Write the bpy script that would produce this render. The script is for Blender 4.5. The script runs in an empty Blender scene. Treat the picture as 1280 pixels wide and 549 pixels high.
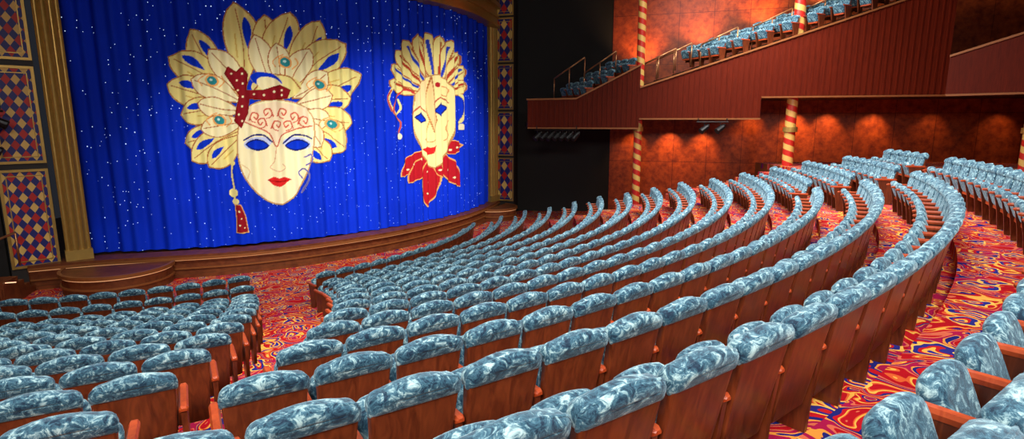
import bpy, bmesh, math, random
import numpy as np
from mathutils import Vector
random.seed(4); np.random.seed(4)
sc = bpy.context.scene
try:
    sc.view_settings.view_transform = 'Standard'
    sc.view_settings.look = 'None'
except Exception as e: print(e)

# ---------------------------------------------------------------- materials
def new_mat(name):
    m = bpy.data.materials.new(name); m.use_nodes = True
    nt = m.node_tree; b = nt.nodes['Principled BSDF']
    return m, nt, b
def N(nt, t, **kw):
    n = nt.nodes.new(t)
    for k, v in kw.items(): setattr(n, k, v)
    return n
def plain(name, col, rough=0.5, metal=0.0, emit=None, es=0.0, var=0.15, scale=6.0):
    m, nt, b = new_mat(name)
    tc = N(nt, 'ShaderNodeTexCoord'); no = N(nt, 'ShaderNodeTexNoise')
    no.inputs['Scale'].default_value = scale
    nt.links.new(tc.outputs['Object'], no.inputs['Vector'])
    r = N(nt, 'ShaderNodeValToRGB')
    r.color_ramp.elements[0].color = tuple(c*(1-var) for c in col)+(1,)
    r.color_ramp.elements[1].color = tuple(min(1,c*(1+var)) for c in col)+(1,)
    nt.links.new(no.outputs['Fac'], r.inputs['Fac'])
    nt.links.new(r.outputs['Color'], b.inputs['Base Color'])
    b.inputs['Roughness'].default_value = rough; b.inputs['Metallic'].default_value = metal
    if emit:
        b.inputs['Emission Color'].default_value = emit+(1,); b.inputs['Emission Strength'].default_value = es
    return m
def wood(name, c1, c2, rough=0.3, scale=(3,3,.5), nscale=6, spec=.5):
    m, nt, b = new_mat(name)
    tc = N(nt, 'ShaderNodeTexCoord'); mp = N(nt, 'ShaderNodeMapping'); mp.inputs['Scale'].default_value = scale
    no = N(nt, 'ShaderNodeTexNoise'); no.inputs['Scale'].default_value = nscale; no.inputs['Detail'].default_value = 6
    no.inputs['Distortion'].default_value = 1.2
    r = N(nt, 'ShaderNodeValToRGB'); r.color_ramp.elements[0].position=.3; r.color_ramp.elements[1].position=.7
    r.color_ramp.elements[0].color = c1+(1,); r.color_ramp.elements[1].color = c2+(1,)
    nt.links.new(tc.outputs['Object'], mp.inputs['Vector']); nt.links.new(mp.outputs['Vector'], no.inputs['Vector'])
    nt.links.new(no.outputs['Fac'], r.inputs['Fac']); nt.links.new(r.outputs['Color'], b.inputs['Base Color'])
    b.inputs['Roughness'].default_value = rough; b.inputs['Specular IOR Level'].default_value=spec
    return m
def velvet():
    m, nt, b = new_mat('crushed_velvet')
    tc = N(nt, 'ShaderNodeTexCoord')
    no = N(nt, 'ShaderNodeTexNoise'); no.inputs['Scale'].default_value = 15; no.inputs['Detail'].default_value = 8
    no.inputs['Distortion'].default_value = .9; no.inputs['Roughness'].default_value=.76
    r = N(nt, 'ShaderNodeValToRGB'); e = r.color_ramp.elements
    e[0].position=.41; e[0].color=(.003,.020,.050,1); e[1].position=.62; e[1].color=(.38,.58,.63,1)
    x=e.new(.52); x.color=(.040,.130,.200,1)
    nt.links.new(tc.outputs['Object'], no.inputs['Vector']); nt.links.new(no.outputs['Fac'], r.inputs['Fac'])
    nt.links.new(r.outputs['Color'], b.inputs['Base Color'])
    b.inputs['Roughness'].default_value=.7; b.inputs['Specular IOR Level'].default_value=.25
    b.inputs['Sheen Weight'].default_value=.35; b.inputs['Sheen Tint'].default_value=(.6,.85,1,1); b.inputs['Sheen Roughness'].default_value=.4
    bp = N(nt,'ShaderNodeBump'); bp.inputs['Strength'].default_value=.4; bp.inputs['Distance'].default_value=.014
    nt.links.new(no.outputs['Fac'], bp.inputs['Height']); nt.links.new(bp.outputs['Normal'], b.inputs['Normal'])
    return m
def carpet():
    m, nt, b = new_mat('swirl_carpet')
    tc = N(nt, 'ShaderNodeTexCoord')
    n1 = N(nt,'ShaderNodeTexNoise'); n1.inputs['Scale'].default_value=1.9; n1.inputs['Detail'].default_value=1.3; n1.inputs['Distortion'].default_value=1.1
    n1.noise_dimensions='2D'
    nt.links.new(tc.outputs['Object'], n1.inputs['Vector'])
    mu = N(nt,'ShaderNodeMath',operation='MULTIPLY'); mu.inputs[1].default_value=3.6
    fr = N(nt,'ShaderNodeMath',operation='FRACT')
    nt.links.new(n1.outputs['Fac'], mu.inputs[0]); nt.links.new(mu.outputs[0], fr.inputs[0])
    r = N(nt,'ShaderNodeValToRGB'); r.color_ramp.interpolation='CONSTANT'
    cols=[(0,(.34,.006,.012)),(.24,(.56,.09,.025)),(.31,(.66,.34,.06)),(.40,(.38,.008,.014)),(.58,(.013,.014,.13)),(.70,(.64,.24,.04)),(.75,(.28,.008,.05)),(.90,(.52,.11,.06))]
    e=r.color_ramp.elements
    e[0].position=0; e[0].color=cols[0][1]+(1,); e[1].position=cols[-1][0]; e[1].color=cols[-1][1]+(1,)
    for p,c in cols[1:-1]:
        x=e.new(p); x.color=c+(1,)
    nt.links.new(fr.outputs[0], r.inputs['Fac'])
    nw = N(nt,'ShaderNodeTexNoise'); nw.inputs['Scale'].default_value=3.2; nw.inputs['Detail'].default_value=1
    nt.links.new(tc.outputs['Object'], nw.inputs['Vector'])
    vm = N(nt,'ShaderNodeVectorMath',operation='SCALE'); vm.inputs['Scale'].default_value=.45
    nt.links.new(nw.outputs['Color'], vm.inputs[0])
    va = N(nt,'ShaderNodeVectorMath',operation='ADD'); nt.links.new(tc.outputs['Object'],va.inputs[0]); nt.links.new(vm.outputs[0],va.inputs[1])
    vo = N(nt,'ShaderNodeTexVoronoi'); vo.inputs['Scale'].default_value=1.7; vo.voronoi_dimensions='2D'
    nt.links.new(va.outputs[0], vo.inputs['Vector'])
    r2 = N(nt,'ShaderNodeValToRGB'); r2.color_ramp.interpolation='CONSTANT'
    e=r2.color_ramp.elements
    e[0].position=0; e[0].color=(.02,.02,.20,1); e[1].position=.30; e[1].color=(.36,.008,.014,1)
    for p,c in [(.06,(.68,.34,.06)),(.11,(.38,.010,.015)),(.15,(.02,.02,.17)),(.215,(.70,.40,.08))]:
        x=e.new(p); x.color=c+(1,)
    nt.links.new(vo.outputs['Distance'], r2.inputs['Fac'])
    lt = N(nt,'ShaderNodeMath',operation='LESS_THAN'); lt.inputs[1].default_value=.255
    nt.links.new(vo.outputs['Distance'], lt.inputs[0])
    mx = N(nt,'ShaderNodeMix',data_type='RGBA')
    nt.links.new(lt.outputs[0], mx.inputs['Factor']); nt.links.new(r.outputs['Color'], mx.inputs[6]); nt.links.new(r2.outputs['Color'], mx.inputs[7])
    nt.links.new(mx.outputs[2], b.inputs['Base Color'])
    b.inputs['Roughness'].default_value=.98; b.inputs['Specular IOR Level'].default_value=.03
    return m
def curtain_mat():
    m, nt, b = new_mat('star_curtain_blue')
    tc = N(nt, 'ShaderNodeTexCoord')
    no = N(nt,'ShaderNodeTexNoise'); no.inputs['Scale'].default_value=.5
    nt.links.new(tc.outputs['Object'], no.inputs['Vector'])
    r = N(nt,'ShaderNodeValToRGB'); r.color_ramp.elements[0].color=(.001,.018,.42,1); r.color_ramp.elements[1].color=(.003,.042,.80,1)
    nt.links.new(no.outputs['Fac'], r.inputs['Fac']); nt.links.new(r.outputs['Color'], b.inputs['Base Color'])
    outs=[]
    for sc_,th in ((3.0,.050),(6.2,.075)):
        vo = N(nt,'ShaderNodeTexVoronoi'); vo.inputs['Scale'].default_value=sc_
        nt.links.new(tc.outputs['Object'], vo.inputs['Vector'])
        lt = N(nt,'ShaderNodeMath',operation='LESS_THAN'); lt.inputs[1].default_value=th
        nt.links.new(vo.outputs['Distance'], lt.inputs[0]); outs.append(lt.outputs[0])
    mm=N(nt,'ShaderNodeMath',operation='MAXIMUM'); nt.links.new(outs[0],mm.inputs[0]); nt.links.new(outs[1],mm.inputs[1])
    ml = N(nt,'ShaderNodeMath',operation='MULTIPLY'); ml.inputs[1].default_value=1.2
    nt.links.new(mm.outputs[0], ml.inputs[0])
    b.inputs['Emission Color'].default_value=(.55,.75,1,1)
    nt.links.new(ml.outputs[0], b.inputs['Emission Strength'])
    b.inputs['Roughness'].default_value=.7; b.inputs['Specular IOR Level'].default_value=.1
    return m
def attr_mat():
    m, nt, b = new_mat('painted_mask_fabric')
    at = N(nt,'ShaderNodeAttribute'); at.attribute_name='paint'
    nt.links.new(at.outputs['Color'], b.inputs['Base Color']); nt.links.new(at.outputs['Alpha'], b.inputs['Alpha'])
    b.inputs['Roughness'].default_value=.8; b.inputs['Specular IOR Level'].default_value=.1
    return m
def diamond_mat():
    m, nt, b = new_mat('harlequin_diamonds')
    uv = N(nt,'ShaderNodeUVMap'); sp = N(nt,'ShaderNodeSeparateXYZ'); nt.links.new(uv.outputs[0], sp.inputs[0])
    def M(op,a,c=None):
        n=N(nt,'ShaderNodeMath',operation=op)
        for i,x in enumerate([a,c]):
            if x is None: continue
            if isinstance(x,(int,float)): n.inputs[i].default_value=x
            else: nt.links.new(x,n.inputs[i])
        return n.outputs[0]
    a=M('MULTIPLY',sp.outputs[0],5.0); c=M('MULTIPLY',sp.outputs[1],3.4)
    p=M('FLOOR',M('ADD',a,c)); q=M('FLOOR',M('SUBTRACT',a,c))
    fp=M('FLOORED_MODULO',p,2.0); fq=M('FLOORED_MODULO',q,2.0)
    def mix(f,c1,c2):
        n=N(nt,'ShaderNodeMix',data_type='RGBA'); nt.links.new(f,n.inputs['Factor'])
        for i,x in ((6,c1),(7,c2)):
            if isinstance(x,tuple): n.inputs[i].default_value=x
            else: nt.links.new(x,n.inputs[i])
        return n.outputs[2]
    blue=(.006,.012,.16,1); red=(.45,.012,.010,1); cream=(.70,.48,.13,1)
    x=mix(fp,mix(fq,blue,cream),mix(fq,red,blue))
    nt.links.new(x,b.inputs['Base Color']); b.inputs['Roughness'].default_value=.5
    return m
def stripe_mat():
    m, nt, b = new_mat('spiral_stripe')
    tc=N(nt,'ShaderNodeTexCoord'); sp=N(nt,'ShaderNodeSeparateXYZ'); nt.links.new(tc.outputs['Object'],sp.inputs[0])
    at=N(nt,'ShaderNodeMath',operation='ARCTAN2'); nt.links.new(sp.outputs[1],at.inputs[0]); nt.links.new(sp.outputs[0],at.inputs[1])
    dv=N(nt,'ShaderNodeMath',operation='DIVIDE'); nt.links.new(at.outputs[0],dv.inputs[0]); dv.inputs[1].default_value=2*math.pi
    mz=N(nt,'ShaderNodeMath',operation='MULTIPLY'); nt.links.new(sp.outputs[2],mz.inputs[0]); mz.inputs[1].default_value=2.2
    ad=N(nt,'ShaderNodeMath',operation='ADD'); nt.links.new(dv.outputs[0],ad.inputs[0]); nt.links.new(mz.outputs[0],ad.inputs[1])
    md=N(nt,'ShaderNodeMath',operation='FLOORED_MODULO'); nt.links.new(ad.outputs[0],md.inputs[0]); md.inputs[1].default_value=1.0
    gt=N(nt,'ShaderNodeMath',operation='GREATER_THAN'); nt.links.new(md.outputs[0],gt.inputs[0]); gt.inputs[1].default_value=.5
    mx=N(nt,'ShaderNodeMix',data_type='RGBA'); nt.links.new(gt.outputs[0],mx.inputs['Factor'])
    mx.inputs[6].default_value=(.5,.02,.012,1); mx.inputs[7].default_value=(.66,.42,.11,1)
    nt.links.new(mx.outputs[2],b.inputs['Base Color']); b.inputs['Roughness'].default_value=.35
    return m
def copper_wall():
    m, nt, b = new_mat('copper_panel_wall')
    tc=N(nt,'ShaderNodeTexCoord')
    no=N(nt,'ShaderNodeTexNoise'); no.inputs['Scale'].default_value=3.2; no.inputs['Detail'].default_value=9; no.inputs['Roughness'].default_value=.7
    nt.links.new(tc.outputs['Object'],no.inputs['Vector'])
    r=N(nt,'ShaderNodeValToRGB'); r.color_ramp.elements[0].position=.34; r.color_ramp.elements[1].position=.70
    r.color_ramp.elements[0].color=(.14,.014,.003,1); r.color_ramp.elements[1].color=(.50,.085,.011,1)
    nt.links.new(no.outputs['Fac'],r.inputs['Fac'])
    mp=N(nt,'ShaderNodeMapping'); mp.inputs['Rotation'].default_value=(math.radians(90),0,0)
    br=N(nt,'ShaderNodeTexBrick'); br.inputs['Scale'].default_value=1.0; br.offset=0
    br.inputs['Brick Width'].default_value=1.6; br.inputs['Row Height'].default_value=2.4; br.inputs['Mortar Size'].default_value=.012
    br.inputs['Color1'].default_value=(1,1,1,1); br.inputs['Color2'].default_value=(.82,.82,.82,1); br.inputs['Mortar'].default_value=(.3,.2,.2,1)
    nt.links.new(tc.outputs['Object'],mp.inputs['Vector']); nt.links.new(mp.outputs['Vector'],br.inputs['Vector'])
    mx=N(nt,'ShaderNodeMix',data_type='RGBA',blend_type='MULTIPLY'); mx.inputs['Factor'].default_value=1
    nt.links.new(r.outputs['Color'],mx.inputs[6]); nt.links.new(br.outputs['Color'],mx.inputs[7])
    nt.links.new(mx.outputs[2],b.inputs['Base Color']); b.inputs['Roughness'].default_value=.45; b.inputs['Specular IOR Level'].default_value=.3
    return m

VEL=velvet(); CARP=carpet(); CURT=curtain_mat(); PAINT=attr_mat(); DIAM=diamond_mat(); STRIPE=stripe_mat(); COPPER=copper_wall()
SEATWOOD=wood('seat_wood',(.070,.014,.005),(.165,.036,.011),.3,spec=.4)
ARMWOOD=wood('arm_wood',(.28,.034,.008),(.40,.065,.015),.35,spec=.3)
STAGEWOOD=wood('stage_wood',(.09,.020,.006),(.17,.045,.012),.5,(1,1,1),3,.3)
FASCIA=wood('mahogany_fascia',(.070,.0055,.0010),(.115,.010,.0018),.55,(6,6,.4),4,.12)
GOLD=plain('antique_gold',(.46,.30,.08),.38,.6)
BLACK=plain('matte_black',(.003,.003,.0035),.8)
DARK=plain('dark_paint',(.012,.010,.010),.6)
METAL=plain('black_metal',(.02,.02,.022),.35,.7)
BRONZE=plain('bronze_rail',(.42,.20,.09),.3,.8)
LED=plain('step_light',(1,.7,.5),.5,0,(1,.55,.3),1.2)
FOOT=plain('footlight_strip',(.8,.5,.3),.5,0,(1,.50,.22),.55)
GILTLIP=plain('gilt_edge',(.26,.09,.024),.45,.3)

# ---------------------------------------------------------------- mesh helpers
def add_mesh(name, V, F, mats, fm=None, smooth=False, loc=None, parent=None):
    me=bpy.data.meshes.new(name); 
    if loc is not None:
        V=[(v[0]-loc[0],v[1]-loc[1],v[2]-loc[2]) for v in V]
    me.from_pydata([tuple(v) for v in V],[],[tuple(f) for f in F])
    for m in mats: me.materials.append(m)
    if fm is not None: me.polygons.foreach_set('material_index',np.array(fm,dtype=np.int32))
    if smooth: me.polygons.foreach_set('use_smooth',np.ones(len(me.polygons),dtype=bool))
    me.update()
    o=bpy.data.objects.new(name,me); sc.collection.objects.link(o)
    if loc is not None: o.location=loc
    if parent: o.parent=parent
    return o
class B:   # mesh builder
    def __init__(s): s.V=[];s.F=[];s.M=[]
    def add(s,V,F,m=0):
        o=len(s.V); s.V+= [tuple(v) for v in V]; s.F+=[tuple(i+o for i in f) for f in F]; s.M+=[m]*len(F)
    def prism(s,plan,z0,z1,m=0):
        n=len(plan)
        z0s=z0 if hasattr(z0,'__len__') else [z0]*n; z1s=z1 if hasattr(z1,'__len__') else [z1]*n
        V=[(p[0],p[1],z0s[i]) for i,p in enumerate(plan)]+[(p[0],p[1],z1s[i]) for i,p in enumerate(plan)]
        F=[tuple(range(n-1,-1,-1)),tuple(range(n,2*n))]+[(i,(i+1)%n,(i+1)%n+n,i+n) for i in range(n)]
        s.add(V,F,m)
    def box(s,c,d,m=0,rot=0):
        cx,cy,cz=c; dx,dy,dz=[x/2 for x in d]; cr,sr=math.cos(rot),math.sin(rot)
        P=[(-dx,-dy),(dx,-dy),(dx,dy),(-dx,dy)]
        s.prism([(cx+x*cr-y*sr,cy+x*sr+y*cr) for x,y in P],cz-dz,cz+dz,m)
    def cyl(s,a,b,r,m=0,n=12,r2=None):
        a=Vector(a);b=Vector(b);d=(b-a).normalized(); r2=r if r2 is None else r2
        u=d.orthogonal().normalized(); w=d.cross(u)
        V=[];
        for p,rr in((a,r),(b,r2)):
            for i in range(n):
                t=2*math.pi*i/n; V.append(p+u*rr*math.cos(t)+w*rr*math.sin(t))
        F=[(i,(i+1)%n,(i+1)%n+n,i+n) for i in range(n)]+[tuple(range(n-1,-1,-1)),tuple(range(n,2*n))]
        s.add(V,F,m)
    def obj(s,name,mats,smooth=False,loc=None): return add_mesh(name,s.V,s.F,mats,s.M,smooth,loc)
def catmull(P,n=16):
    P=[np.array(p,float) for p in P]; P=[2*P[0]-P[1]]+P+[2*P[-1]-P[-2]]; out=[]
    for i in range(1,len(P)-2):
        for j in range(n):
            t=j/n
            out.append(.5*((2*P[i])+(-P[i-1]+P[i+1])*t+(2*P[i-1]-5*P[i]+4*P[i+1]-P[i+2])*t*t+(-P[i-1]+3*P[i]-3*P[i+1]+P[i+2])*t**3))
    out.append(P[-2]); return np.array(out)

# ---------------------------------------------------------------- seat template
def outline(w0,w1,z0,z1,r0,r1,arch,nc=4,na=5):
    pts=[]
    h0,h1=w0/2,w1/2
    for i in range(nc+1):
        t=-math.pi/2+ (math.pi/2)*i/nc; pts.append((h0-r0+r0*math.cos(t), z0+r0+r0*math.sin(t)))
    zt=z1-arch
    for i in range(nc+1):
        t=(math.pi/2)*i/nc; pts.append((h1-r1+r1*math.cos(t), zt-r1+r1*math.sin(t)))
    for i in range(1,na):
        x=(h1-r1)*(1-2*i/na); pts.append((x, zt+arch*(1-(x/(h1-r1))**2)))
    for i in range(nc+1):
        t=math.pi/2+(math.pi/2)*i/nc; pts.append((-h1+r1+r1*math.cos(t), zt-r1+r1*math.sin(t)))
    for i in range(nc+1):
        t=math.pi+(math.pi/2)*i/nc; pts.append((-h0+r0+r0*math.cos(t), z0+r0+r0*math.sin(t)))
    return pts
def loft(ol,layers):
    xs=[p[0] for p in ol]; zs=[p[1] for p in ol]
    cx=(max(xs)+min(xs))/2; cz=(max(zs)+min(zs))/2; hx=(max(xs)-min(xs))/2; hz=(max(zs)-min(zs))/2
    V=[];n=len(ol)
    for ins,y in layers:
        for x,z in ol: V.append((cx+(x-cx)*(1-ins/hx), y, cz+(z-cz)*(1-ins/hz)))
    F=[]
    for k in range(len(layers)-1):
        for i in range(n):
            j=(i+1)%n; F.append((k*n+i,k*n+j,(k+1)*n+j,(k+1)*n+i))
    F.append(tuple(range(n-1,-1,-1))); L=len(layers)-1; F.append(tuple(L*n+i for i in range(n)))
    return V,F
def make_seat():
    b=B()
    lean=lambda V:[(x,y-(z-.4)*.20+.35*x*x,z) for x,y,z in V]
    V,F=loft(outline(.42,.495,.22,.85,.03,.03,0),[(.014,-.022),(.004,-.016),(0,-.005),(0,.03)]); b.add(lean(V),F,1)
    V,F=loft(outline(.45,.48,.40,.92,.04,.06,.02),[(0,.03),(0,.05),(.012,.07),(.06,.085)]); b.add(lean(V),F,0)
    V,F=loft(outline(.505,.512,.812,.975,.02,.075,.040),[(.070,-.046),(.04,-.043),(.014,-.034),(.004,-.022),(.0,-.005),(0,.045),(.008,.072),(.030,.094),(.070,.104)]); b.add(lean(V),F,0)
    V,F=loft(outline(.523,.528,.804,.983,.02,.080,.040),[(.012,-.020),(.002,-.014),(.002,-.006),(.012,0)]); b.add(lean(V),F[:-2],0)
    V,F=loft(outline(.44,.45,0,.40,.05,.10,.01),[(.06,-.055),(.012,-.04),(0,-.01),(0,.02),(.015,.045),(.07,.06)])
    a=math.radians(22); V2=[]
    for x,y,z in V:
        V2.append((x,.19+y*math.cos(a)+z*math.sin(a),.36-y*math.sin(a)+z*math.cos(a)))
    b.add(V2,F,0)
    b.box((0,.16,.34),(.40,.18,.05),2)
    return b
SEAT=make_seat()
def arm():
    b=B()
    P=[(.02,0),(.24,0),(.28,.3),(.34,.60),(-.03,.60),(.0,.35)]
    V=[(-.02,y,z) for y,z in P]+[(.02,y,z) for y,z in P]; n=len(P)
    F=[tuple(range(n)),tuple(range(2*n-1,n-1,-1))]+[(i,i+n,(i+1)%n+n,(i+1)%n) for i in range(n)]
    b.add(V,F,1)
    V,F=loft([( -.03,.60),(.03,.60),(.032,.625),(.02,.645),(-.02,.645),(-.032,.625)],[(.012,-.05),(0,-.03),(0,.38),(.006,.41),(.018,.42)]); b.add(V,F,2)
    return b
ARM=arm()
def rowmesh(name,items,mats=None):
    Vs=[];F=[];M=[];S=[];off=0
    for T,pos,fw in items:
        A=np.array(T.V); fx,fy=fw
        W=np.empty_like(A); W[:,0]=A[:,0]*fy+A[:,1]*fx+pos[0]; W[:,1]=-A[:,0]*fx+A[:,1]*fy+pos[1]; W[:,2]=A[:,2]+pos[2]
        Vs.append(W); F+=[tuple(i+off for i in f) for f in T.F]; M+=T.M; off+=len(A)
    V=np.concatenate(Vs); loc=V.mean(0); loc[2]=V[:,2].min(); V=V-loc
    me=bpy.data.meshes.new(name); me.from_pydata(V.tolist(),[],F)
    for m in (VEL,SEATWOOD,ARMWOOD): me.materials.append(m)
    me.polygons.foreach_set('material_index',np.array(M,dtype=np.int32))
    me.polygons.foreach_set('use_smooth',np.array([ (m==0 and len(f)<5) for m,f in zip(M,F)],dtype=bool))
    me.update()
    o=bpy.data.objects.new(name,me); o.location=loc; sc.collection.objects.link(o); return o

C=np.array([-13.1,22.1]); R0=24.0; dR=.95; dz=.22
def Rk(k): return R0-dR*k if k>=0 else 25.12
def Zk(k): return max(-2.7,-dz*k)
def pol(R,th): t=math.radians(th); return (C[0]+R*math.sin(t), C[1]-R*math.cos(t))
SP=.55
def block(k,a0,a1,fromright=False):
    R=Rk(k); st=math.degrees(SP/R); n=int(round((a1-a0)/st))
    if n<1: return
    if fromright: a0=a1-n*st
    items=[]
    for i in range(n):
        th=a0+(i+.5)*st; p=pol(R,th); t=math.radians(th)
        items.append((SEAT,(p[0],p[1],Zk(k)),(-math.sin(t),math.cos(t))))
    for i in range(n+1):
        th=a0+i*st; p=pol(R,th); t=math.radians(th)
        items.append((ARM,(p[0],p[1],Zk(k)),(-math.sin(t),math.cos(t))))
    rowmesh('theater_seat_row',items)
for k in range(-1,15):
    aL=30.3+(k-3)*.66; aR=32.0+(k-3)*1.2
    if k>=2: block(k,max(8,27-(k)*1.5),aL,True)
    if k==14: continue
    end=83+(k-3)*.8 if k<13 else 84
    start = aR if k>=0 else 30.5
    gap = 66.5+ (0 if k>=0 else 4)
    if k<=2:
        block(k,start,gap); block(k,gap+3,end)
    else: block(k,start,end)

# ---------------------------------------------------------------- floor terraces
b=B(); 
for k in range(-1,13):
    TH=np.linspace(-25,(97 if k<0 else max(92,86+(k-3)*.8+2)),120)
    ro=(Rk(k)+.14) if k>=0 else 48
    ri=(Rk(k+1)+.14) if k<12 else Rk(12)-.9
    z=Zk(k); zl=Zk(k+1) if k<12 else -2.7
    V=[];F=[]
    for i,t in enumerate(TH):
        a=pol(ro,t); c=pol(ri,t); V+=[(a[0],a[1],z),(c[0],c[1],z),(c[0],c[1],zl)]
    for i in range(len(TH)-1):
        o=i*3; F+=[(o,o+3,o+4,o+1),(o+1,o+4,o+5,o+2)]
    b.add(V,F,0)
    a=pol(ro,TH[-1]); c=pol(ri,TH[-1])
    b.add([(a[0],a[1],z),(c[0],c[1],z),(c[0],c[1],-2.7),(a[0],a[1],-2.7)],[(0,1,2,3)],1)
    if k<0:
        P=[pol(ri,t) for t in np.linspace(92,97,5)]
        for i in range(4):
            b.add([(P[i][0],P[i][1],z),(P[i+1][0],P[i+1][1],z),(P[i+1][0],P[i+1][1],-2.7),(P[i][0],P[i][1],-2.7)],[(0,1,2,3)],1)
b.add([(-20,-5,-2.7),(30,-5,-2.7),(30,34,-2.7),(-20,34,-2.7)],[(0,1,2,3)],0)
b.obj('floor',[CARP,STAGEWOOD])

# ---------------------------------------------------------------- stage
lip=catmull([(-13.7,15.4),(-12.2,16.1),(-10.5,16.6),(-8.4,17.3),(-6.4,18.6),(-4.2,20.8),(-2.2,24),(-1.1,27),(-.7,28.9)],8)
b=B()
plan=[tuple(p) for p in lip]+[(-4,33.5),(-19.5,33.5),(-19.5,15.4)]
b.prism(plan,-2.7,-2.06,0)
def off(P,d):
    out=[]
    for i in range(len(P)):
        a=P[max(0,i-1)]; c=P[min(len(P)-1,i+1)]; t=(c-a)/np.linalg.norm(c-a); out.append(P[i]+np.array([t[1],-t[0]])*d)
    return np.array(out)
def band(b,P,d0,d1,z0,z1,m):
    A=off(P,d0); D=off(P,d1); n=len(P); V=[]
    for i in range(n): V+=[(A[i][0],A[i][1],z0),(D[i][0],D[i][1],z0),(D[i][0],D[i][1],z1),(A[i][0],A[i][1],z1)]
    F=[]
    for i in range(n-1):
        o=i*4
        for j in range(4): F.append((o+j,o+(j+1)%4,o+4+(j+1)%4,o+4+j))
    F+=[(3,2,1,0),(4*n-4,4*n-3,4*n-2,4*n-1)]
    b.add(V,F,m)
band(b,lip,-.6,.10,-2.06,-1.99,0)
band(b,lip,.0,.13,-2.14,-2.06,1)
band(b,lip,.02,.06,-2.17,-2.14,2)
band(b,lip,-.05,.05,-2.45,-2.41,1)
band(b,lip,.0,.12,-2.7,-2.6,0)
b.obj('stage',[STAGEWOOD,GILTLIP,FOOT])
def apron(cx,cy,r,a0,a1,zt,name='stage_apron_step'):
    b=B(); n=28
    P=np.array([(cx+r*math.cos(math.radians(a0+(a1-a0)*i/n)),cy+r*math.sin(math.radians(a0+(a1-a0)*i/n))) for i in range(n+1)])
    b.prism([tuple(p) for p in P],-2.7,zt,0)
    band(b,P,-.02,.07,zt-.08,zt+.02,1)
    band(b,P,-.01,.03,zt-.11,zt-.08,2)
    band(b,P,-.02,.04,-2.5,-2.45,1)
    b.obj(name,[STAGEWOOD,GILTLIP,FOOT])
apron(-11.5,15.9,1.35,-165,25,-2.12)
apron(-.9,27.4,1.1,-110,60,-2.12)

# ---------------------------------------------------------------- curtain
cc=catmull([(-13.0,16.9),(-11.0,17.35),(-8.9,18.1),(-5.5,20.25),(-2.7,23.7),(-1.5,27.0),(-1.1,28.9)],40)
seg=np.linalg.norm(np.diff(cc,axis=0),axis=1); S=np.concatenate([[0],np.cumsum(seg)]); LEN=S[-1]
def cpt(s):
    x=np.interp(s,S,cc[:,0]); y=np.interp(s,S,cc[:,1])
    x2=np.interp(s+.2,S,cc[:,0])-np.interp(s-.2,S,cc[:,0]); y2=np.interp(s+.2,S,cc[:,1])-np.interp(s-.2,S,cc[:,1])
    l=np.hypot(x2,y2); return x,y,y2/l,-x2/l
def pleat(s,z): return .058*np.sin(s*2*np.pi/.42+.6*np.sin(s*1.7))+.06*np.sin(s*2*np.pi/1.1+1.3+.3*np.sin(z*.6))
def curtain_surface(s,z,o,amp=1.0):
    x,y,nx,ny=cpt(s); d=pleat(s,z)*amp+o
    return np.stack([x+nx*d,y+ny*d,z],-1)
ns=int(LEN/.035); zs=np.linspace(-1.97,8.6,24); ss=np.linspace(0,LEN,ns)
SS,ZZ=np.meshgrid(ss,zs); W=curtain_surface(SS,ZZ,0)
idx=np.arange(ns*len(zs)).reshape(len(zs),ns)
F=np.stack([idx[:-1,:-1],idx[:-1,1:],idx[1:,1:],idx[1:,:-1]],-1).reshape(-1,4)
add_mesh('stage_curtain',W.reshape(-1,3).tolist(),F.tolist(),[CURT],smooth=True)

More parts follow.
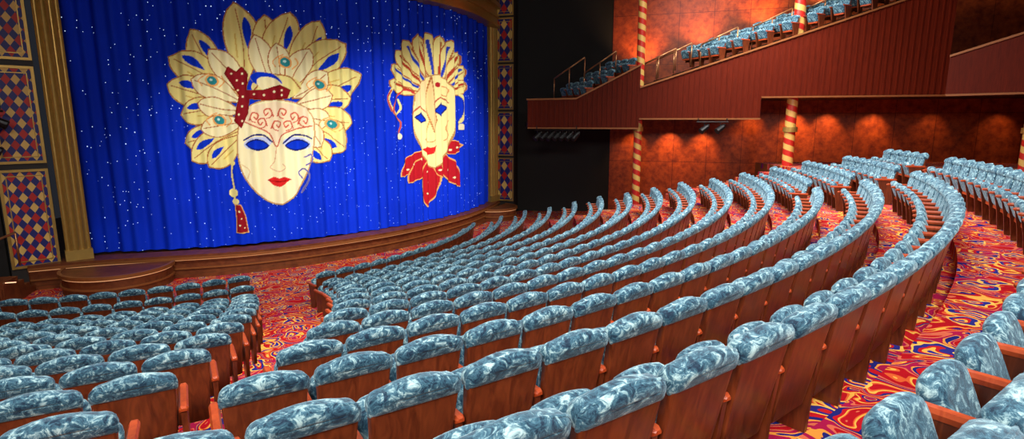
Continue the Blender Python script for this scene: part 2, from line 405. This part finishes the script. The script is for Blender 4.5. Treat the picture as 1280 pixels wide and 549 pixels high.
# ---------------------------------------------------------------- masks on the curtain
class Paint:
    def __init__(s,u0,u1,v0,v1,st):
        s.u=np.arange(u0,u1,st); s.v=np.arange(v0,v1,st); s.U,s.Vv=np.meshgrid(s.u,s.v)
        s.c=np.zeros(s.U.shape+(4,))
        s.c[...,:3]=(.8,.75,.45)
    def put(s,m,col): s.c[m]=tuple(col)+(1,)
    def inside(s,P):
        P=np.array(P,float); m=np.zeros(s.U.shape,bool)
        n=len(P)
        for i in range(n):
            x1,y1=P[i]; x2,y2=P[(i+1)%n]
            if y1==y2: continue
            cond=((y1>s.Vv)!=(y2>s.Vv)); m^= cond & (s.U < (x2-x1)*(s.Vv-y1)/(y2-y1)+x1)
        return m
    def poly(s,P,col,line=None,lw=1.2):
        s.put(s.inside(P),col)
        if line: s.stroke(list(P)+[P[0]],lw,line)
    def ell(s,cx,cy,rx,ry,col,rot=0):
        a=math.radians(rot); X=(s.U-cx)*math.cos(a)+(s.Vv-cy)*math.sin(a); Y=-(s.U-cx)*math.sin(a)+(s.Vv-cy)*math.cos(a)
        s.put((X/rx)**2+(Y/ry)**2<1,col)
    def stroke(s,P,w,col):
        for i in range(len(P)-1):
            x1,y1=P[i];x2,y2=P[i+1]; l2=(x2-x1)**2+(y2-y1)**2+1e-9
            t=np.clip(((s.U-x1)*(x2-x1)+(s.Vv-y1)*(y2-y1))/l2,0,1)
            s.put((s.U-x1-t*(x2-x1))**2+(s.Vv-y1-t*(y2-y1))**2<(w/2)**2,col)
    def smooth(s,P,w,col): s.stroke(catmull(P,6).tolist(),w,col)
    def build(s,name,f):
        W=f(s.U,s.Vv); keep=s.c[...,3]>0
        ny,nx=s.U.shape; idx=np.arange(ny*nx).reshape(ny,nx)
        k=keep[:-1,:-1]|keep[1:,:-1]|keep[:-1,1:]|keep[1:,1:]
        F=np.stack([idx[1:,:-1],idx[1:,1:],idx[:-1,1:],idx[:-1,:-1]],-1)[k]
        used=np.unique(F); remap=-np.ones(ny*nx,int); remap[used]=np.arange(len(used)); F=remap[F]
        o=add_mesh(name,W.reshape(-1,3)[used].tolist(),F.tolist(),[PAINT],smooth=True)
        a=o.data.color_attributes.new('paint','FLOAT_COLOR','POINT'); a.data.foreach_set('color',s.c.reshape(-1,4)[used].ravel())
        return o
CREAM=(.86,.76,.28); PALE=(.90,.83,.48); BLUE=(.002,.035,.62); RED=(.42,.012,.02); LINE=(.42,.13,.03); TEAL=(.02,.25,.28); ORG=(.85,.42,.12); NAVY=(.005,.01,.16); PINK=(.75,.30,.22)
def leaf(bx,by,tx,ty,w,bend=0,n=14,pw=1.35,sq=.75):
    dx,dy=tx-bx,ty-by; L=math.hypot(dx,dy); dx/=L;dy/=L; px,py=-dy,dx
    A=[];D=[]
    for i in range(n+1):
        t=i/n; ww=w*.5*math.sin(math.pi*min(1,t**pw))**sq if 0<t<1 else 0
        o=bend*math.sin(math.pi*t)
        A.append((bx+dx*L*t+px*(o+ww),by+dy*L*t+py*(o+ww))); D.append((bx+dx*L*t+px*(o-ww),by+dy*L*t+py*(o-ww)))
    return A+D[::-1]
# --- large mask
p=Paint(200,460,0,300,.8)
def feather(p,bx,by,tx,ty,w,bend=0,cut=True,lw=1.3,col=CREAM):
    p.poly(leaf(bx,by,tx,ty,w,bend,14,1.5,.7),col,LINE,lw)
    L=math.hypot(tx-bx,ty-by); px,py=-(ty-by)/L,(tx-bx)/L
    if cut:
        f=lambda t:(bx+(tx-bx)*t,by+(ty-by)*t)
        a=f(.48); c=f(.84); o=bend*.7+w*.17
        p.poly(leaf(a[0]+px*o,a[1]+py*o,c[0]+px*o,c[1]+py*o,w*.24,1),BLUE)
        a=f(.40); c=f(.66); o=bend*.9-w*.18
        p.stroke([(a[0]+px*o,a[1]+py*o),(c[0]+px*o,c[1]+py*o)],1.6,(.70,.50,.12))
    p.smooth([(bx+(tx-bx)*t+px*bend*math.sin(math.pi*t),by+(ty-by)*t+py*bend*math.sin(math.pi*t)) for t in (.1,.5,.93)],1.1,LINE)
for (bx,by,tx,ty,w,be) in [
 (300,120,240,38,40,-8),(305,115,293,7,44,6),(290,120,211,70,40,5),(290,128,208,104,38,0),(292,135,225,142,34,2),(300,150,230,178,34,-4),(305,160,240,200,36,4),(305,165,262,208,32,0),
 (330,110,330,22,36,4),(340,110,362,18,42,-5),(350,110,398,28,42,6),(360,115,430,55,44,-6),(365,120,451,92,40,5),(370,130,438,122,36,-2),(372,140,440,152,38,4),(375,150,432,186,40,-5),(378,160,412,200,32,3)]:
    feather(p,bx,by,tx,ty,w,be)
for (bx,by,tx,ty,w,be) in [
 (312,125,262,62,30,3),(305,128,240,98,30,2),(305,138,248,128,26,-2),(310,150,252,160,28,0),
 (340,115,318,45,28,0),(350,115,345,55,28,2),(358,118,385,62,30,-3),(365,122,408,90,30,3),(368,130,415,118,28,0),(370,140,412,150,28,2),(372,148,402,182,26,-2)]:
    feather(p,bx,by,tx,ty,w,be,False,1.2,PALE)
for cx,cy in [(266,100),(275,149),(356,78),(398,105),(414,154)]:
    p.ell(cx,cy,9,7,ORG,25); p.ell(cx,cy,6.6,5,TEAL,25); p.ell(cx-1,cy-1,2,1.5,(.5,.8,.8),25)
    p.smooth([(cx-12,cy+6),(cx-16,cy),(cx-10,cy-6),(cx-3,cy-9)],1.5,ORG); p.smooth([(cx+12,cy-5),(cx+15,cy+2),(cx+9,cy+8)],1.5,ORG)
p.ell(345,108,30,16,CREAM); p.smooth([(318,112),(335,94),(362,96),(374,110)],1.5,LINE)
p.ell(333,100,20,9,BLUE,15); p.ell(338,106,18,9,PALE,20)
face=[(300,150),(297,175),(299,200),(307,222),(324,243),(342,254),(358,253),(372,240),(383,215),(390,190),(392,162),(388,142),(370,128),(340,124),(315,130)]
face=catmull(face+[face[0]],5).tolist()
p.poly(face,(.93,.86,.52),(.55,.3,.12),1.6)
p.poly([(303,150),(312,132),(345,126),(382,134),(389,155),(370,160),(352,168),(345,180),(338,168),(325,160)],(.92,.76,.50))
for x0,y0,s in [(318,145,1),(335,140,-1),(352,140,1),(368,145,-1),(345,155,1),(328,152,-1),(360,155,-1),(378,150,1)]:
    p.smooth([(x0-6*s,y0+4),(x0-2*s,y0-5),(x0+5*s,y0-3),(x0+3*s,y0+3),(x0,y0)],1.7,(.62,.10,.05))
    p.smooth([(x0+2*s,y0+7),(x0-3*s,y0+5),(x0-5*s,y0)],1.2,(.62,.10,.05))
p.smooth([(303,150),(322,158),(337,166),(345,182),(352,168),(370,160),(389,156)],1.6,(.6,.12,.06))
for ex,s in ((322,-1),(371,1)):
    p.ell(ex,178,17,8,(.55,.62,.85),6*s)
    p.poly(leaf(ex-14,180+1*s,ex+14,180-1*s,13,0,14,1.0),BLUE,NAVY,1.8)
    p.smooth([(ex-17,176+2*s),(ex-5,168),(ex+8,168),(ex+18,174-2*s)],2.0,NAVY)
p.smooth([(345,182),(343,200),(338,208),(344,212),(350,213),(357,209),(353,204)],1.1,(.75,.45,.25))
p.poly([(335,224),(343,220),(349,222),(355,220),(364,223),(356,230),(349,233),(342,231)],(.72,.02,.02)); p.smooth([(335,225),(349,226),(364,224)],1,(.35,.0,.0))
p.smooth([(378,240),(386,220),(380,210),(374,215),(378,222)],1.8,(.1,.1,.4)); p.smooth([(382,205),(390,200),(388,192),(380,195)],1.8,(.15,.12,.4))
p.smooth([(303,205),(312,212),(310,222)],1.4,(.8,.6,.3))
bow=[(300,118),(282,92),(286,84),(296,90),(303,84),(310,92),(308,112),(330,112),(350,106),(362,112),(358,122),(335,124),(312,122),(310,140),(302,158),(294,150),(297,132)]
p.poly(bow,(.26,.008,.015),(.2,0,0),1.5)
for x,y in [(290,92),(297,100),(303,92),(304,104),(298,112),(304,120),(318,117),(330,118),(342,114),(352,112),(352,118),(303,132),(299,142),(303,150)]: p.ell(x,y,1.3,1.3,PALE)
p.smooth([(292,195),(290,215),(293,235),(294,250)],2.2,CREAM)
for x,y,r in [(291,203,3),(292,241,5.5),(295,252,4)]: p.ell(x,y,r,r,CREAM); 
p.poly([(294,256),(301,256),(307,270),(311,292),(296,293),(296,275)],(.30,.008,.015),ORG,1)
for x,y in [(299,265),(302,274),(300,283),(306,286)]: p.ell(x,y,1.2,1.2,PALE)
def map1(U,V):   # design units -> curtain arc length and height (m)
    a=(U-330)/100; b=(V-150)/100
    return curtain_surface(5.207+2.438*a+.173*a*a-.183*b, 2.043-2.585*b-.165*a*b, .03)
p.build('carnival_mask_applique',map1)
# --- small mask
p=Paint(478,586,36,264,.6)
for i,(tx,ty) in enumerate([(484,100),(486,80),(494,63),(506,51),(520,45),(534,43),(548,45),(561,52),(572,65),(579,82),(581,102)]):
    bx=526+i*3.2; by=118-6*math.sin(math.pi*i/10)
    p.poly(leaf(bx,by,tx,ty,15.5,(i-5)*.5,14,1.9,.5),CREAM,(.45,.10,.03),1.1)
    f=lambda t,s:(bx+(tx-bx)*t+s*2.2,by+(ty-by)*t)
    p.smooth([f(t,0) for t in (.2,.6,.86)],2.4,(.02,.05,.5) if i%2==1 else (.45,.05,.02))
    p.smooth([f(t,1.8) for t in (.5,.7,.86)],.9,LINE)
p.smooth([(522,112),(530,104),(542,101),(556,104),(564,112)],3.0,(.55,.04,.02))
p.smooth([(520,112),(500,100),(488,108),(484,125),(492,142),(500,135),(497,124)],2.4,CREAM)
p.smooth([(522,118),(505,112),(492,125),(489,140),(500,152),(498,165)],1.8,(.6,.05,.05))
p.smooth([(566,112),(576,118),(580,132),(577,150),(572,156)],2.2,CREAM); p.smooth([(486,112),(483,122),(487,138)],1.5,(.6,.05,.05))
p.ell(577,158,2.6,4,(.9,.8,.5)); p.ell(499,170,2.6,4,(.9,.8,.5))
for bx,by,tx,ty,w in [(534,186,501,221,19),(537,190,513,229,17),(541,190,534,259,22),(546,190,552,222,17),(550,190,573,234,19),(550,186,578,181,17)]:
    p.poly(leaf(bx,by,tx,ty,w,0,14,1.0),(.48,.01,.02),ORG,1.0)
for x,y in [(512,212),(518,205),(525,198),(534,214),(536,228),(534,242),(545,205),(559,212),(565,222),(562,187),(570,184),(548,212),(538,205)]: p.ell(x,y,1.1,1.4,PALE)
face2=[(519,118),(517,140),(518,160),(524,182),(533,200),(541,209),(549,204),(559,185),(565,160),(566,135),(564,112),(554,98),(542,94),(528,102)]
face2=catmull(face2+[face2[0]],5).tolist()
p.poly(face2,(.90,.78,.34),(.5,.25,.08),1.3)
p.poly([(538,96),(542,128),(545,150),(541,165),(538,150),(533,128)],(.85,.60,.26),LINE,.9)
p.poly([(519,118),(528,102),(536,100),(532,130),(520,138)],(.88,.66,.32))
p.poly([(519,146),(526,138),(532,150),(525,154)],BLUE,NAVY,1.2)
p.poly([(543,138),(549,127),(557,134),(550,146)],BLUE,NAVY,1.2)
p.smooth([(516,142),(524,132),(532,140)],1.4,(.5,.1,.05)); p.smooth([(541,130),(549,121),(560,128)],1.4,(.5,.1,.05))
p.smooth([(538,150),(534,170),(532,174),(538,177),(543,174)],1.1,(.6,.3,.1))
p.poly([(529,186),(535,182),(539,184),(545,181),(541,191),(536,194)],(.72,.02,.02))
p.smooth([(560,150),(556,160),(560,168),(555,175)],1.2,(.7,.3,.1)); p.smooth([(553,108),(560,112),(556,120),(550,116)],1.2,(.7,.3,.1)); p.ell(545,106,2,3,RED)
def map2(U,V):
    a=(U-532)/100; b=(V-150)/100
    return curtain_surface(11.428+4.682*a+1.887*a*a-.121*b, 2.059-3.154*b-.553*a*b, .03)
p.build('jester_mask_applique',map2)

# ---------------------------------------------------------------- proscenium
def fluted(name,p0,p1,z0,z1,nf,depth=.16):
    b=B(); p0=np.array(p0);p1=np.array(p1); t=(p1-p0); L=np.linalg.norm(t); t/=L; n=np.array([t[1],-t[0]])
    front=[]
    for i in range(nf):
        for j in range(6):
            x=(i+j/6)/nf; d=.05*math.sin(math.pi*j/6); front.append(p0+t*L*x+n*(depth+ .06*math.sin(math.pi*x) - d))
    front.append(p1+n*depth)
    plan=[tuple(p0)]+[tuple(f) for f in front]+[tuple(p1)]
    b.prism(plan,z0,z1,0)
    for z in (z0,):
        b.prism([tuple(p0+n*-.02-t*.03),tuple(p0+n*(depth+.10)-t*.03),tuple(p1+n*(depth+.10)+t*.03),tuple(p1-n*.02+t*.03)],z,z+.3,0)
    o=b.obj(name,[GOLD]); return o
fluted('proscenium_column',(-13.12,16.05),(-12.68,16.45),-1.99,9.3,4)
fluted('proscenium_column',(-1.25,28.1),(-.78,28.9),-1.99,9.3,5)
b=B(); A=cc
for i,(d0,d1,z0,z1) in enumerate([(-.1,.55,6.5,6.62),(-.1,.42,6.62,6.95),(-.1,.52,6.95,7.05),(-.1,.40,7.05,7.4),(-.1,.6,7.4,7.6)]):
    band(b,A[::4],d0,d1,z0,z1,0)
band(b,A[::4],.0,.5,7.6,9.95,1)
b.obj('proscenium_header',[GOLD,DARK])
def tower(p0,p1,panels,z0,z1,us=1.0):
    p0=np.array(p0,float);p1=np.array(p1,float); t=p1-p0; L=np.linalg.norm(t); t/=L; n=np.array([t[1],-t[0]])
    b=B(); P=lambda x,d: tuple(p0+t*x+n*d)
    b.prism([P(0,-.3),P(0,0),P(L,0),P(L,-.3)][::-1],z0,z1,2)
    uvs={}
    for a,c in panels:
        f=.07
        for (x0,x1,za,zb) in [(.02,L-.02,a,a+f),(.02,L-.02,c-f,c),(.02,.02+f,a+f,c-f),(L-.02-f,L-.02,a+f,c-f)]:
            b.prism([P(x0,0),P(x0,.07),P(x1,.07),P(x1,0)][::-1],za,zb,0)
        q=[P(.02+f,.03),P(L-.02-f,.03)]
        b.add([(q[0][0],q[0][1],a+f),(q[1][0],q[1][1],a+f),(q[1][0],q[1][1],c-f),(q[0][0],q[0][1],c-f)],[(0,1,2,3)],1)
        w=(L-.04-2*f)*us; h=(c-a-2*f)*us
        uvs[len(b.F)-1]=[(0,0),(w,0),(w,h),(0,h)]
        g=.17
        for (x0,x1,za,zb) in [(g,L-g,a+g,a+g+.025),(g,L-g,c-g-.025,c-g),(g,g+.025,a+g,c-g),(L-g-.025,L-g,a+g,c-g)]:
            b.prism([P(x0,.02),P(x0,.045),P(x1,.045),P(x1,.02)][::-1],za,zb,0)
    o=b.obj('harlequin_panel_tower',[GOLD,DIAM,DARK])
    uv=o.data.uv_layers.new(name='UVMap')
    for fi,c in uvs.items():
        pl=o.data.polygons[fi]
        for j,li in enumerate(pl.loop_indices): uv.data[li].uv=c[j]
PAN=[(-2.05,.72),(.88,3.52),(3.68,6.4),(6.5,9.2)]
tower((-13.98,15.15),(-13.2,15.95),PAN,-2.7,9.95)
tower((-.78,28.75),(.1,28.45),[(-2.0,.2),(.3,2.5),(2.6,4.8),(4.9,7.0),(7.1,9.2)],-2.7,9.95,.6)

# ---------------------------------------------------------------- room shell
def wall(name,p0,p1,z0,z1,mat,th=.2):
    p0=np.array(p0,float);p1=np.array(p1,float); t=p1-p0; L=np.linalg.norm(t); t/=L
    b=B(); a=math.atan2(t[1],t[0])
    b.prism([(0,0),(L,0),(L,th),(0,th)],z0,z1,0)
    o=b.obj(name,[mat]); o.location=(p0[0],p0[1],0); o.rotation_euler=(0,0,a); return o
wall('wall_left_front',(-20,12),(-14.0,15.1),-2.7,10,BLACK)
wall('wall_left',(-20,-5),(-20,12),-2.7,10,DARK)
wall('wall_stage_side',(0.05,28.6),(0.3,29.6),-2.7,10,BLACK)
wall('wall_stage_right',(0.2,29.6),(5.2,29.5),-2.7,10,BLACK)
Wy=lambda x:31-.3*x
wall('wall_right',(5.1,Wy(5.1)),(26,Wy(26)),-2.7,10,COPPER)
wall('wall_back_right',(26,Wy(26)),(26,-5),-2.7,10,COPPER)
wall('wall_rear',(26,-5),(-20,-5),-2.7,10,COPPER)
wall('wall_stage_back',(0.2,34),(-20,34),-2.7,10,BLACK)
b=B(); b.prism([(-20,-5),(26,-5),(26,24),(5,30),(0,34),(-20,34)],10,10.2,0); b.obj('ceiling',[DARK])

# ---------------------------------------------------------------- side balcony
Ly=lambda x:25.7-.273*x
b=B()
def panel(prof,th=.14,m=0):
    n=len(prof)
    for i in range(n-1):
        x0,zb0,zt0=prof[i]; x1,zb1,zt1=prof[i+1]
        b.prism([(x0,Ly(x0)),(x1,Ly(x1)),(x1,Ly(x1)+th),(x0,Ly(x0)+th)],[zb0,zb1,zb1,zb0],[zt0,zt1,zt1,zt0],m)
def cap(x0,z0,x1,z1,h=.07,m=1):
    b.prism([(x0,Ly(x0)-.06),(x1,Ly(x1)-.06),(x1,Ly(x1)+.2),(x0,Ly(x0)+.2)],[z0,z1,z1,z0],[z0+h,z1+h,z1+h,z0+h],m)
panel([(.7,1.74,2.95),(2.8,1.74,2.97),(5.4,1.74,4.33)])
cap(.65,2.95,2.8,2.97); cap(2.8,2.97,5.45,4.35)
panel([(5.4,2.12,3.4),(10.0,2.12,4.92)]); panel([(10.0,2.98,4.92),(16.1,2.98,6.95)])
cap(5.4,3.4,10,4.92); cap(10,4.92,16.1,6.95)
cap(5.4,2.1,10,2.1,.06); cap(.7,1.70,5.4,1.70,.06); cap(10,2.95,16.1,2.95,.06)
x=.9
while x<16:
    zb=1.8 if x<5.4 else (2.18 if x<10 else 3.04); zt=(2.95 if x<2.8 else 2.97+(x-2.8)*.523) if x<5.4 else 3.4+(x-5.4)*.331
    b.prism([(x,Ly(x)-.02),(x+.05,Ly(x)-.03),(x+.05,Ly(x)+.01),(x,Ly(x)+.01)],zb,zt-.02,0); x+=.2
q0=np.array([16.1,Ly(16.1)]); dq=np.array([.66,-.75])
def wing(t0,t1,zb,z0,z1,m=0,o0=0,o1=.14):
    a=q0+dq*t0; c=q0+dq*t1; nn=np.array([.75,.66])
    b.prism([tuple(a+nn*o0),tuple(c+nn*o0),tuple(c+nn*o1),tuple(a+nn*o1)],[zb,zb,zb,zb] if not hasattr(zb,'__len__') else zb,[z0,z1,z1,z0],m)
wing(0,8,3.0,4.35,6.8); wing(0,8,[4.35,6.8,6.8,4.35],4.43,6.88,1,-.06,.2); wing(0,8,2.95,3.02,3.02,1,-.05,.2)
def deck(x0,x1,zb,zt,m=2,y0=.14):
    b.prism([(x0,Ly(x0)+y0),(x1,Ly(x1)+y0),(x1,Wy(x1)-.0),(x0,Wy(x0)-.0)],zb,zt,m)
def ztop(x): return 2.97+(x-2.8)*.523 if x<5.4 else 3.4+(x-5.4)*.331
steps=[]
deck(.7,2.8,1.74,2.0,2)
x=2.8
while x<5.3:
    z=ztop(x)-.15; deck(x,min(x+.87,5.4),1.9,z); steps.append((x,min(x+.87,5.4),z)); x+=.87
x=5.4; deck(5.4,10.0,2.14,3.0)
while x<16:
    x1=min(x+.85,16.1); z=ztop(x+.42)-.05; deck(x,x1,3.0,z-.02); steps.append((x,x1,z)); x+=.85
deck(16.1,24,3.0,3.2)
bal=b.obj('side_balcony',[FASCIA,GILTLIP,DARK])
fw=np.array([-.90,-.436]); fw/=np.linalg.norm(fw); sd=np.array([fw[1],-fw[0]])
for i,(x0,x1,z) in enumerate(steps):
    its=[]
    if 5.3<x0<7.4: continue
    o0=np.array([x1-.30,Ly(x1)+.48])
    for j in range(0,4):
        q=o0+sd*j*.56; its.append((SEAT,(q[0],q[1],z),tuple(fw)))
        its.append((ARM,(q[0]-sd[0]*.28,q[1]-sd[1]*.28,z),tuple(fw)))
    rowmesh('balcony_seat_row',its)
def rail(pts,r=.028,name='handrail'):
    b=B(); P=[Vector(p) for p in pts]
    for i in range(len(P)-1): b.cyl(P[i],P[i+1],r,0,8)
    for q in (P[0],(P[0]+P[-1])/2,P[-1]): b.cyl(q,q-Vector((0,0,.9)),r*.8,0,8)
    b.obj(name,[BRONZE],True)
for x0 in (1.9,3.2,5.6,6.2,7.9,9.8,11.6,13.2):
    zz=ztop(max(2.8,x0))+.95; sl=.52 if x0<5.4 else .33
    rail([(x0,Ly(x0)+.75,zz),(x0+1.3,Ly(x0)+.25,zz+1.3*sl+.2)],.032)

# ---------------------------------------------------------------- striped poles
def pole(x,y,z0,z1,r):
    b=B(); b.cyl((x,y,z0),(x,y,z1),r,0,28)
    b.cyl((x,y,z0),(x,y,z0+.25),r*1.35,1,24); b.cyl((x,y,1.6),(x,y,1.8),r*1.3,1,24); b.cyl((x,y,z1-.1),(x,y,z1),r*1.3,1,24)
    b.obj('striped_pole',[STRIPE,GOLD],False,(x,y,z0))
pole(5.5,24.75,-2.7,9.9,.17); pole(11.35,23.15,-2.7,9.9,.21); pole(18.6,20.3,.0,3.0,.22)

# ---------------------------------------------------------------- lamps on bars
def fixture(b,p,d):
    p=Vector(p); d=Vector(d).normalized()
    b.cyl(p-d*.18,p+d*.18,.10,0,12,.13); b.cyl(p+d*.18,p+d*.19,.12,1,12)
    b.cyl(p,p+Vector((0,0,.28)),.02,0,6); b.cyl(p-d*.28,p-d*.18,.06,0,10,.1)
def bar(p0,p1,n,d,hz=.3,name='spotlight_bar'):
    b=B(); p0=Vector(p0);p1=Vector(p1); b.cyl(p0,p1,.03,0,8)
    for i in range(n):
        t=(i+.5)/n; fixture(b,p0.lerp(p1,t)-Vector((0,0,.28)),d)
    for t in (0.05,.95): q=p0.lerp(p1,t); b.cyl(q,q+Vector((0,0,hz)),.02,0,6)
    b.obj(name,[METAL,BLACK])
bar((1.0,25.2,1.65),(2.9,24.7,1.65),7,(-.5,-.3,-.5),.2)
bar((7.6,23.4,2.0),(8.8,23.1,2.0),2,(-.7,-.2,-.5),.15)
bar((-14.3,14.6,2.3),(-13.3,14.9,2.3),4,(.6,.4,-.4),.4)
bar((-14.2,14.7,1.6),(-13.5,14.9,1.6),2,(.6,.4,-.4),.6)

# steps by the stage with strip lights and rail
b=B()
for i in range(4):
    b.box((-14.3+.25*i,14.1-.05*i,-2.7+.085+.17*i*.5),(2.2-.4*i,1.9-.4*i,.17*(i+1)),0,.3)
    b.box((-14.3+.25*i,13.16+.18*i,-2.7+.17*(i+1)-.03),(1.6,.03,.02),1,.3)
b.obj('stage_stairs',[STAGEWOOD,LED])
rail([(-14.4,13.6,-1.5),(-13.3,14.7,-.9)],.035)

def spot(name,loc,tgt,power,col,size=60,blend=.6,rad=.05):
    l=bpy.data.lights.new(name,'SPOT'); l.energy=power; l.color=col; l.spot_size=math.radians(size); l.spot_blend=blend; l.shadow_soft_size=rad
    o=bpy.data.objects.new(name,l); o.location=loc; o.rotation_euler=(Vector(tgt)-Vector(loc)).to_track_quat('-Z','Y').to_euler(); sc.collection.objects.link(o)
def area(name,loc,tgt,power,col,sx,sy,spread=180):
    l=bpy.data.lights.new(name,'AREA'); l.energy=power; l.color=col; l.shape='RECTANGLE'; l.size=sx; l.size_y=sy; l.spread=math.radians(spread)
    o=bpy.data.objects.new(name,l); o.location=loc; o.rotation_euler=(Vector(tgt)-Vector(loc)).to_track_quat('-Z','Y').to_euler(); sc.collection.objects.link(o)
for x,pw in ((6.2,240),(7.9,470),(9.4,420),(11.5,240),(13.3,500),(14.6,400),(16.4,330),(18.6,80),(21,70)):
    zt=1.95 if x<9.8 else 2.85
    spot('wall_washer',(x,Wy(x)-.85,zt),(x,Wy(x)-.05,zt-1.9),pw,(1,.55,.22),76,1.0)
for x in (6.5,9,11.5,14,17,20):
    spot('upper_wall_washer',(x,Wy(x)-1.2,ztop(min(x,15))+1.0),(x,Wy(x),ztop(min(x,15))+2.6),470 if x<16 else 120,(1,.50,.20),105,.9)
# house lights, then added fills for seats and balcony
area('house_light',(-1,8,9.4),(-1,8,0),680,(1,.94,.86),5,5,120)
area('house_light',(6,13,9.4),(6,13,0),950,(1,.94,.86),5,5,120)
area('house_light',(-9,8,9.4),(-9,7,0),460,(1,.94,.86),5,5,120)
area('house_light',(5,2,9),(5,3,0),600,(1,.95,.90),4,4,130)
area('house_light',(10,20,9.5),(8,20,0),600,(1,.94,.88),4,4,110)
area('seat_front_fill',(-3,17,9.3),(11,15,0),950,(1,.95,.9),3,3,85)  # fill from the stage side, added to brighten the far seat fronts
area('balcony_fill',(6,20,9.6),(11,24.5,5),520,(1,.93,.85),3,2,100)  # added fill, lifts the balcony seats that stayed too dark
area('seat_back_fill',(-2,-4.3,6.5),(-1,9,-1.5),540,(1,.9,.8),5,1.5,110)  # unseen fill behind the camera, added to light the wooden seat backs
area('seat_back_fill',(9,-4.3,7),(4,9,-1.5),380,(1,.9,.8),4,1.5,110)  # second added fill for the seat backs
# curtain wash
for x,y,tx,ty,tz,pw,sz in [(-3.5,8,-8,18.5,.0,6000,38),(0,12,-4.8,21,.4,6000,38),(4.5,16.5,-2.5,24,1.4,6000,38)]:
    spot('curtain_wash',(x,y,9.3),(tx,ty,tz),pw,(1,.97,.93),sz,1.0,.3)
w=bpy.data.worlds.new('World'); sc.world=w; w.use_nodes=True
w.node_tree.nodes['Background'].inputs[0].default_value=(.5,.55,.7,1); w.node_tree.nodes['Background'].inputs[1].default_value=.03

cam=bpy.data.cameras.new('Camera'); co=bpy.data.objects.new('Camera',cam); sc.collection.objects.link(co)
co.location=(0,0,2.05); co.rotation_euler=(math.radians(80),0,0); cam.lens=36*700/1280; cam.sensor_width=36; cam.clip_start=.05
sc.camera=co
